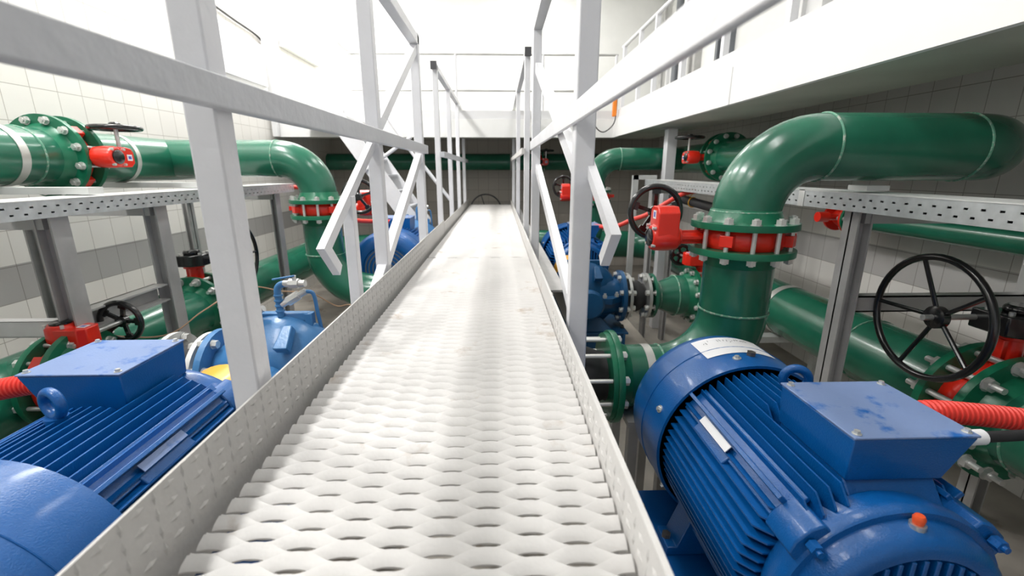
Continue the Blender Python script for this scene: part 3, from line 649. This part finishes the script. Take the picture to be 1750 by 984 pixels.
# ---------------------------------------------------------------- pumps
def pump(lb, c, m, zb, vent=True, fl=(-.28, .28), caps=True):
    x, y, z = c
    t = thing('centrifugal_pump', lb, 'pump', (x, y, zb), 'split-case pumps')
    MB().lathe([(-.155, .05), (-.15, .10), (-.12, .135), (-.10, .17), (-.07, .20), (-.04, .235), (0, .25), (.04, .235), (.07, .20), (.10, .17), (.12, .135), (.15, .10), (.155, .05)], (x, y, z), (0, 1, 0), 48).build('volute_casing', m, t, ang=60)
    MB().lathe([(-.26, .055), (-.255, .085), (-.20, .09), (-.19, .07), (-.14, .08), (-.14, .1)], (x, y, z), (0, 1, 0), 28).build('bearing_housing', m, t)
    MB().lathe([(.14, .1), (.14, .08), (.19, .07), (.20, .09), (.255, .085), (.26, .055)], (x, y, z), (0, 1, 0), 28).build('bearing_housing', m, t)
    # split flange with ribs
    sp = MB().prism([(-.27, -.11), (-.17, -.2), (.17, -.2), (.27, -.11), (.27, .11), (.17, .2), (-.17, .2), (-.27, .11)], (x, y, z-.022), (1, 0, 0), (0, 1, 0), (0, 0, .045)).build('split_flange', m, t, bev=.004)
    for px, py in ((-.25, -.09), (-.21, -.145), (.21, -.145), (.25, -.09), (-.25, .09), (.25, .09), (.21, .145), (-.21, .145), (.12, -.18), (-.12, -.18)):
        MB().cyl((x+px, y+py, z+.022), (x+px, y+py, z+.04), .0155, seg=6).cyl((x+px, y+py, z+.04), (x+px, y+py, z+.054), .009, seg=10).build('casing_bolt', bolt, sp)
    # ribs on the upper casing
    for sx in (-1, 1):
        MB().prism([(-.028, -.06), (.028, -.06), (.018, .05), (-.018, .05)], (x+sx*.075, y-.10, z+.165), (1, 0, 0), (0, .8, .6), (0, -.03, .03)).build('casing_rib', m, t, bev=.004)
    MB().box((x, y, z+.235), (.26, .035, .035)).box((x+.13, y, z+.19), (.03, .04, .12)).build('top_rib', m, t, bev=.004)
    # nozzles and flanges
    for s, L in ((-1, -fl[0]), (1, fl[1])):
        MB().tube([(x+s*.08, y, z-.01), (x+s*.16, y, z-.012), (x+s*L, y, z-.012)], lambda i: (.16, .14, .115)[i], 32).build('nozzle', m, t, ang=60)
        nf = MB().lathe([(0, .09), (0, .185), (-.026, .185), (-.03, .12)], (x+s*(L+.0), y, z-.012), (s, 0, 0), 40).build('nozzle_flange', m, t)
        for k in range(8):
            a = 2*PI*(k+.5)/8; stud(nf, (x+s*(L-.01), y+math.cos(a)*.158, z-.012+math.sin(a)*.158), (1, 0, 0), .035, .0085, .006)
    # pedestal
    MB().hexa([(x-.2, y-.16, zb), (x+.2, y-.16, zb), (x+.2, y+.16, zb), (x-.2, y+.16, zb), (x-.12, y-.1, z-.14), (x+.12, y-.1, z-.14), (x+.12, y+.1, z-.14), (x-.12, y+.1, z-.14)]).build('pedestal', m, t, bev=.005)
    if vent:
        v = MB().tube(spline([(x+.02, y-.02, z+.24), (x+.02, y-.02, z+.30), (x+.02, y-.02, z+.355), (x+.035, y-.02, z+.375), (x+.06, y-.02, z+.38)], 5), .014, 14)
        for q in range(4): v.torus((x+.02, y-.02, z+.265+q*.022), (0, 0, 1), .014, .005, 14, 6)
        vo = v.build('vent_pipe', pumpb, t, ang=60)
        MB().cyl((x+.05, y-.02, z+.38), (x+.14, y-.03, z+.383), .014).cyl((x+.075, y-.023, z+.381), (x+.115, y-.027, z+.382), .021, seg=8).cyl((x+.095, y-.025, z+.385), (x+.095, y-.025, z+.415), .008).build('ball_valve', bolt, vo)
        MB().bar((x+.10, y-.03, z+.415), (x+.02, y-.05, z+.405), .014, .005).build('valve_lever', pumpb, vo)
        MB().cyl((x+.03, y-.02, z+.29), (x+.13, y-.01, z+.345), .013).cyl((x+.055, y-.018, z+.303), (x+.10, y-.012, z+.33), .02, seg=8).build('drain_cock', bolt, vo)
        MB().tube(spline([(x+.13, y-.01, z+.345), (x+.155, y, z+.33), (x+.16, y+.01, z+.25), (x+.165, y+.02, z+.16)], 5), .008, 10).build('drain_tube', pumpb, vo)
        MB().cyl((x-.12, y-.05, z+.24), (x-.03, y-.05, z+.285), .014).cyl((x-.10, y-.05, z+.25), (x-.055, y-.05, z+.272), .021, seg=8).build('drain_cock', bolt, vo)
        MB().bar((x-.14, y-.06, z+.285), (x-.07, y-.05, z+.305), .013, .005).cyl((x-.07, y-.05, z+.27), (x-.07, y-.05, z+.305), .007).build('valve_lever', pumpb, vo)
    if caps:
        MB().lathe([(0, .10), (.012, .10), (.03, .085), (.035, 0)], (x+.0, y-.26, z), (0, -1, 0), 28).build('bearing_cap', m, t)
    return t
pump('light blue split-case pump at left with chrome cocks and a vent pipe on top', (-.93, 1.82, SZ+.04), pumpb, .485, fl=(-.28, .30))
pump('dark blue pump on the right side beside the black compensator', (.60, 3.10, SZ+.0), pumpd, .55, vent=False)
pump('blue pump beyond the left riser, behind the walkway posts', (-.87, 4.75, SZ+.12), pumpb, .605, caps=False)
for lb, x, y0, y1, z in (('yellow cylindrical coupling guard between the left motor and pump', -1.02, 1.385, 1.57, SZ), ('yellow coupling guard on the second right pump', .575, 3.36, 3.60, SZ+.066), ('yellow coupling guard beyond the left riser', -.87, 4.33, 4.48, SZ+.12)):
    gr = .17 if y0 < 2 else .13; t = thing('coupling_guard', lb, 'coupling guard', (x, (y0+y1)/2, z-.12)); 
    MB().lathe([(0, gr-.015), (0, gr), (y1-y0, gr), (y1-y0, gr-.015)], (x, y0, z), (0, 1, 0), 36, True).build('guard_shell', yel, t)
    MB().bx(x-.11, x-.09, y0+.03, y1-.03, z-.295, z-.02).bx(x+.09, x+.11, y0+.03, y1-.03, z-.295, z-.02).build('guard_bracket', yel, t)

# suction lines
compensator('black rubber compensator between the dark blue pump and the green reducer', .905, 1.06, 3.10, SZ-.012, 8, .10, .165, tie=False)
def reducer(lb, x0, x1, y, z, s, rr=(.098, .145)):
    t = thing('reducer_pipe', lb, 'pipe', ((x0+x1)/2, y, z))
    L = abs(x1-x0)
    MB().lathe([(0, .08), (0, .16), (.02, .16), (.02, rr[0]), (.06, rr[0]), (L*.55, rr[1]), (L, rr[1])], (x0, y, z), (s, 0, 0), 40).build('cone', green, t)
    bead(t, (x0+s*L*.55, y, z), (1, 0, 0), rr[1]); bead(t, (x0+s*.06, y, z), (1, 0, 0), rr[0])
    flange(t, (x1, y, z), (-s, 0, 0), pr=rr[1])
    return t
reducer('green reducer cone on the suction side of the second right pump', 1.085, 1.40, 3.10, SZ-.012, 1)
valve('small red suction valve with black handwheel behind the nearest riser', (1.44, 3.10, SZ-.012), (-1, 0, 0), (0, 0, 1), (0, 1, 0), neck=.215, R=.07, wd=.14)
t = thing('branch_pipe', 'short green branch pipe joining the right lower header', 'pipe', (1.6, 3.1, SZ)); MB().cyl((1.48, 3.1, SZ-.012), (1.87, 3.1, SZ), .14, seg=32).build('pipe_wall', green, t); flange(t, (1.48, 3.1, SZ-.012), (1, 0, 0), pr=.14)
compensator('grey-black rubber compensator on the left pump suction flange', -1.40, -1.235, 1.82, SZ+.028, 8, .11, .17, tie=False, fm=zincw)
reducer('green reducer pipe behind the left motor box', -1.42, -1.79, 1.82, SZ+.02, -1, (.11, .14))
valve('red suction valve at left behind the motor box, black cast handwheel beside it', (-1.83, 1.82, SZ), (1, 0, 0), (0, 0, 1), (0, 1, 0), neck=.14, R=.09, wd=.18)
t = thing('branch_pipe', 'short green branch pipe joining the left lower header', 'pipe', (-1.9, 1.82, SZ)); MB().cyl((-1.87, 1.82, SZ), (-2.08, 1.82, .73), .14, seg=32).build('pipe_wall', green, t); flange(t, (-1.87, 1.82, SZ), (-1, 0, 0), pr=.14)

# ---------------------------------------------------------------- cable trays and frames
def tray(lb, X, side, y0, y1, z0, z1, wdt=.22):
    """side: +1 wide part lies towards +X"""
    t = thing('cable_tray', lb, 'cable tray', (X, (y0+y1)/2, z0), 'perforated cable trays')
    H = z1-z0; zs = [0, .24, .34, .62, .72, 1]
    b = MB(); th_ = .0022
    for i in (0, 2, 4): b.bx(X, X+side*th_, y0, y1, z0+zs[i]*H, z0+zs[i+1]*H)
    p = .05; sl = .014
    for r, i in enumerate((1, 3)):
        y = y0+(p/2 if r else 0)
        last = y0
        while y < y1-p:
            b.bx(X, X+side*th_, last, y+p/2-sl/2, z0+zs[i]*H, z0+zs[i+1]*H); last = y+p/2+sl/2; y += p
        b.bx(X, X+side*th_, last, y1, z0+zs[i]*H, z0+zs[i+1]*H)
    b.build('side_wall', galv, t)
    MB().bx(X, X+side*wdt, y0, y1, z0-.002, z0).bx(X+side*.004, X+side*wdt, y0, y1, z0+.001, z0+.006).build('tray_floor', galv, t)
    MB().bx(X+side*wdt, X+side*(wdt-.002), y0, y1, z0, z1).build('side_wall', galv, t)
    MB().bx(X-side*.002, X+side*.03, y0, y1, z1, z1+.004).bx(X+side*.032, X+side*(wdt+.002), y0, y1, z1-.001, z1+.002).build('tray_cover', zincw, t)
    return t
tray('perforated galvanised cable tray along the left wall', -1.70, -1, -.6, 3.86, 1.476, 1.538)
t = tray('perforated galvanised cable tray along the right side', 1.38, 1, -.6, 4.3, 1.494, 1.56)
MB().bx(1.378, 1.384, 2.02, 2.06, 1.49, 1.566).build('joint_plate', zincw, t)
def frame(lb, x0, x1, y, zt, brace=None, loc=None, sx=1, wd=.07):
    t = thing('support_frame', lb, 'support frame', (x0, y, 0), 'grey steel tray frames')
    for x in (x0, x1):
        b = MB().bx(x-wd/2, x-wd/2+.008, y-.04, y+.04, 0, zt).bx(x+wd/2-.008, x+wd/2, y-.04, y+.04, 0, zt).bx(x-wd/2, x+wd/2, y-.004, y+.004, 0, zt)
        b.build('post', steel, t)
    MB().bx(x0, x1, y-.035, y+.035, zt-.05, zt).build('cross_member', steel, t)
    for z in ([brace] if brace else []): MB().bx(x0+sx*.03, x1-sx*.03, y-.03, y-.024, z-.035, z+.035).bx(x0+sx*.03, x1-sx*.03, y-.03, y+.02, z-.035, z-.029).bx(x0+sx*.03, x1-sx*.03, y-.03, y+.02, z+.029, z+.035).build('brace', steel, t)
    return t
frame('grey steel frame at left carrying the tray, nearest to the viewer', -1.80, -2.42, 1.86, 1.47, 1.0, sx=-1)
frame('grey steel frame at left carrying the tray, second from the viewer', -1.80, -2.42, 2.42, 1.47, None, sx=-1)
frame('slim grey steel frame at left under the tray end', -1.80, -2.5, 3.72, 1.47, None, sx=-1, wd=.045)
frame('grey steel frame at right carrying the tray, behind the big handwheel', 1.47, 2.3, 1.80, 1.49, 1.10, wd=.062)
frame('slim grey steel frame at right under the tray far end', 1.42, 1.62, 4.18, 1.49, None, wd=.04)
t = thing('tie_beam', 'grey channel beam tying the two nearest left support frames together', 'beam', (-1.82, 2.1, 1.0))
MB().bx(-1.85, -1.84, 1.90, 2.38, .97, 1.06).bx(-1.85, -1.78, 1.90, 2.38, 1.052, 1.06).bx(-1.85, -1.78, 1.90, 2.38, .97, .978).build('channel', steel, t)
t = thing('pipe_saddle', 'grey saddle bracket under the upper left header, nearest', 'pipe support', (HLX, 2.1, 1.55))
MB().bx(-2.42, -1.80, 2.06, 2.14, 1.545, 1.575).build('plate', zincw, t)
t = thing('pipe_saddle', 'grey saddle bracket under the upper left header, beyond its valve', 'pipe support', (HLX, 2.87, 1.55))
MB().bx(-2.42, -1.80, 2.83, 2.91, 1.545, 1.575).build('plate', zincw, t)
t = thing('pipe_saddle', 'pale steel saddle under the nearest right elbow pipe', 'pipe support', (1.6, RY, 1.57))
MB().bx(1.44, 1.53, RY-.05, RY+.05, 1.57, 1.59).build('plate', zincw, t)
for i, (y, lb) in enumerate(((2.72, 'low grey stand under the strap of the right lower header'),)):
    t = thing('pipe_stand', lb, 'pipe support', (HX, y, 0))
    for x in (HX-.24, HX+.24): MB().bx(x-.025, x+.025, y-.025, y+.025, 0, .58).build('leg', zincw, t)
    MB().bx(HX-.28, HX+.28, y-.04, y+.04, .56, .60).build('cross_member', zincw, t)
    MB().bx(HX-.24, HX+.24, y-.02, y+.02, .22, .26).build('cross_member', zincw, t)
t = thing('mezzanine_post', 'white square post holding up the right mezzanine behind the tray', 'post', (1.68, 4.55, 0))
MB().bx(1.635, 1.73, 4.50, 4.60, 0, 2.03).build('column', white, t, bev=.004)
MB().bx(1.60, 1.76, 4.47, 4.63, 2.03, 2.043).build('head_plate', steel, t)
for i, (x, y) in enumerate(((1.30, 4.35), (1.9, 4.9))):
    t = thing('square_post', ('slim grey post beside the far end of the right tray', 'slim white pipe standing by the right wall')[i], 'post', (x, y, 0))
    MB().bx(x-.025, x+.025, y-.025, y+.025, 0, 1.60-.1*i).bx(x-.025, x+.2, y-.025, y+.025, 1.56-.1*i, 1.60-.1*i).build('tube', zincw, t)
for i, y in enumerate((3.75, 4.05)):
    tag(MB().cyl((2.3, y, 0), (2.3, y, 1.45), .045, seg=20).build('white_standpipe', plaster), ('white vertical pipe behind the nearest riser valve', 'white vertical pipe further back by the right wall')[i], 'pipe')

# ---------------------------------------------------------------- stairs
t = thing('staircase', 'light grey steel staircase descending from the far left platform', 'stairs', (-1.3, 5.0, 0))
sx0, sz0, sx1, sz1 = -1.62, 2.16, -.86, 1.02
for y in (4.80, 5.35): MB().bar((sx0, y, sz0), (sx1, y, sz1), .02, .17, (0, 0, 1)).build('stringer', white, t)
for k in range(7):
    q = (k+.5)/7; x = sx0+(sx1-sx0)*q; z = sz0+(sz1-sz0)*q
    MB().bx(x-.10, x+.08, 4.81, 5.34, z-.01, z+.01).build('tread', whitel, t)
MB().cyl((sx0, 4.78, sz0+.75), (sx1+.1, 4.78, sz1+.62), .016).build('handrail', white, t)
MB().cyl((-1.43, 4.78, 1.60), (-.88, 4.78, 1.97), .018).build('handrail_brace', white, t)
MB().cyl((-.87, 4.9, 1.80), (-.52, 4.9, 1.34), .018).build('handrail', white, t)
MB().bx(-.90, -.86, 4.8, 4.84, 0, 1.1).bx(-.90, -.86, 5.32, 5.36, 0, 1.1).build('leg', white, t)
MB().bx(-2.3, -1.60, 4.8, 5.86, 2.15, 2.2).build('landing', plaster, t)

# ---------------------------------------------------------------- upper level
t = thing('platform_railing', 'thin white tube railing on the far platform', 'railing', (0, MY, 2.36))
for z in (2.585, 2.99): MB().cyl((-1.8, MY+.02, z), (MX, MY+.02, z), .013, seg=10).build('rail', steel, t)
for x in (-1.79, -.51, .55, 1.44): MB().cyl((x, MY+.02, 2.355), (x, MY+.02, 2.99), .017, seg=10).build('upright', white, t)
t = thing('platform_railing', 'thin white tube railing along the right mezzanine edge', 'railing', (MX, 3, 2.36))
MB().cyl((MX+.03, .3, 3.05), (MX+.03, MY-.1, 3.05), .02, seg=12).build('rail', white, t)
for y in (5.72, 5.1, 4.6, 3.9, 3.2, 2.5): MB().bx(MX+.01, MX+.05, y-.02, y+.02, 2.3, 3.05).build('upright', white, t)
t = thing('platform_railing', 'white tube railing on the far left landing by the wall', 'railing', (-2.3, MY, 2.2))
MB().cyl((-2.72, 5.85, 3.13), (-1.9, 5.85, 3.13), .02).build('rail', white, t)
MB().cyl((-1.9, 5.85, 2.25), (-1.9, 5.85, 3.13), .022).build('upright', white, t)
MB().cyl((-1.9, 5.85, 3.1), (-1.9, 7.6, 3.1), .02).build('rail', white, t)
# wall panel
t = thing('wall_cabinet', 'flat white cabinet panel mounted high on the left wall', 'cabinet', (XL, 5.0, 2.6))
MB().bx(XL, XL+.07, 4.45, 5.72, 2.52, 3.02).build('backing', plaster, t, bev=.005); MB().bx(XL+.07, XL+.10, 4.50, 5.67, 2.57, 2.99).build('door_leaf', label, t, bev=.004)
tag(MB().tube(spline([(XL+.02, 3.9, 3.35), (XL+.02, 4.6, 3.22), (XL+.02, 5.2, 3.16), (XL+.02, 5.8, 3.1), (XL+.02, 5.9, 2.9)]), .012, 8).build('power_cable', cabm), 'dark cable sagging above the white cabinet on the left wall', 'cable')
t = thing('wall_post', 'white upright at the corner behind the wall cabinet', 'post', (-2.68, 5.84, 2.36)); MB().bx(-2.72, -2.66, 5.78, 5.84, 2.04, 3.2).build('tube', plasterg, t)
t = thing('wall_lamp', 'bright white strip lamp on the far left wall', 'lamp', (-2.6, 7.4, 3.2)); MB().bx(-2.74, -2.68, 6.3, 7.5, 3.15, 3.27).build('housing', plaster, t); MB().cyl((-2.66, 6.32, 3.21), (-2.66, 7.48, 3.21), .03).build('tube', lampm, t)
# upper right: door frames and dark blinds seen between rails
for i, (y0, y1, m) in enumerate(((7.0, 7.45, plasterg), (5.62, 5.8, greyc), (4.05, 4.25, plasterg), (6.5, 6.62, steel))):
    o = MB().bx(XR-.05, XR, y0, y1, 2.35, 3.3).bx(XR-.09, XR, y0-.06, y0, 2.35, 3.35).bx(XR-.09, XR, y1, y1+.06, 2.35, 3.35).build('door_%d' % (i+1), m); struct(o)
t = thing('cable_column', 'bundle of dark pipes rising up the far right corner', 'pipe', (2.6, 7.6, 2.3))
MB().cyl((2.60, 7.7, 2.3), (2.60, 7.7, 4.6), .03).build('pipe_wall', steel, t); MB().cyl((2.60, 7.1, 2.3), (2.60, 7.1, 4.6), .05).build('pipe_wall', greyc, t)
# orange handset
t = thing('pendant_control', 'orange hand control hanging on a grey cable at the platform corner', 'control', (1.40, 5.72, 2.3))
MB().bx(1.375, 1.425, 5.70, 5.74, 2.27, 2.50).build('body', orng, t, bev=.01)
MB().tube(spline([(1.42, 5.72, 2.6), (1.425, 5.72, 2.4), (1.40, 5.70, 2.2), (1.30, 5.70, 2.10), (1.22, 5.7, 2.11), (1.14, 5.7, 2.2)]), .007, 8).build('cord', cabm, t)

# ---------------------------------------------------------------- cables and hoses
def corrugated(lb, pts, r, m, cat='hose', p=.012):
    P = spline(pts, 30); 
    # resample evenly
    L = [0]
    for i in range(1, len(P)): L.append(L[-1]+(P[i]-P[i-1]).length)
    n = int(L[-1]/p*6); Q = []; j = 0
    for k in range(n+1):
        s = L[-1]*k/n
        while j < len(L)-2 and L[j+1] < s: j += 1
        q = (s-L[j])/max(L[j+1]-L[j], 1e-9); Q.append(P[j].lerp(P[j+1], q))
    o = MB().tube(Q, lambda i: r*(1+.07*(1 if i % 6 in (1, 2, 3) else -1)), 20).build('corrugated_conduit', m, ang=60)
    return tag(o, lb, cat)
corrugated('thick red corrugated conduit leaving the right motor box', [(.995, .95, 1.075), (1.08, .95, 1.078), (1.3, .93, 1.06), (1.6, .9, 1.02), (1.9, .8, .95)], .026, hose)
corrugated('thick red corrugated conduit leaving the left motor box', [(-1.253, 1.17, 1.075), (-1.32, 1.17, 1.073), (-1.5, 1.15, 1.04), (-1.75, 1.1, .98), (-2.0, 1.0, .9)], .028, hose)
t = thing('motor_cable', 'thin black cable with a white gland beside the red conduit', 'cable', (1.05, .83, 1.08))
MB().cyl((.99, .835, 1.082), (1.055, .835, 1.084), .017, seg=16).build('cable_gland', label, t)
MB().tube(spline([(1.05, .835, 1.084), (1.25, .835, 1.08), (1.6, .8, 1.03), (1.9, .75, .95)]), .012, 12).build('cable_sheath', rub, t)
tag(MB().tube(spline([(.84, 3.95, 1.17), (.95, 3.7, 1.19), (1.07, 3.6, 1.26), (1.18, 3.55, 1.31), (1.38, 3.45, 1.46), (1.5, 3.4, 1.50)]), .018, 12).build('red_cable', hose), 'smooth red cable rising to the right tray behind the handwheel', 'cable')
tag(MB().tube(spline([(-1.74, 3.9, 1.51), (-1.6, 3.9, 1.50), (-1.5, 3.85, 1.44), (-1.42, 3.7, 1.33), (-1.2, 3.75, 1.25), (-1.0, 3.9, 1.22), (-.9, 3.98, 1.21)]), .018, 12).build('red_cable', hose), 'smooth red cable from the left tray end behind the riser', 'cable')
tag(MB().tube(spline([(1.42, 3.7, 1.44), (1.48, 3.4, 1.41), (1.5, 3.0, 1.39), (1.52, 2.5, 1.38)]), .033, 16).build('insulated_pipe', rub), 'black insulated hose slung under the right cable tray', 'hose')
tag(MB().tube(spline([(-1.95, 2.0, .92), (-1.72, 2.2, .83), (-1.63, 2.4, .90), (-1.5, 2.6, .98), (-1.38, 2.8, .90), (-1.25, 2.9, .86), (-1.13, 3.0, .74), (-1.02, 3.0, .74), (-.85, 3.0, .60), (-.72, 2.9, .5)]), .004, 8).build('thin_cable', cop), 'thin copper-coloured cable wandering above the left floor', 'cable')
tag(MB().torus((1.475, 3.42, 1.41), (.15, -1, 0), .036, .004, 20, 6).bar((1.45, 3.42, 1.45), (1.42, 3.42, 1.475), .004, .004).bar((1.45, 3.42, 1.45), (1.475, 3.42, 1.48), .004, .004).build('cable_tie', yel), 'yellow tie knotted round the black hose under the right tray', 'cable tie')
# far wheel behind the walkway end
t = thing('gate_valve', 'dark thin handwheel showing above the far end of the walkway', 'valve', (-.2, 7.15, 0))
handwheel(t, basis((1, 0, 0), (0, 0, 1), (0, -1, 0), (-.2, 7.02, 1.05)), .235, .011, 4, mt=cap)
MB().cyl((-.2, 7.02, 1.04), (-.2, 7.25, 1.04), .015).build('stem', steel, t)
MB().cyl((-.2, 7.25, 0), (-.2, 7.25, 1.1), .10, seg=24).lathe([(0, .15), (.03, .15)], (-.2, 7.25, .98), (0, 0, 1), 24).build('valve_body', greend, t)
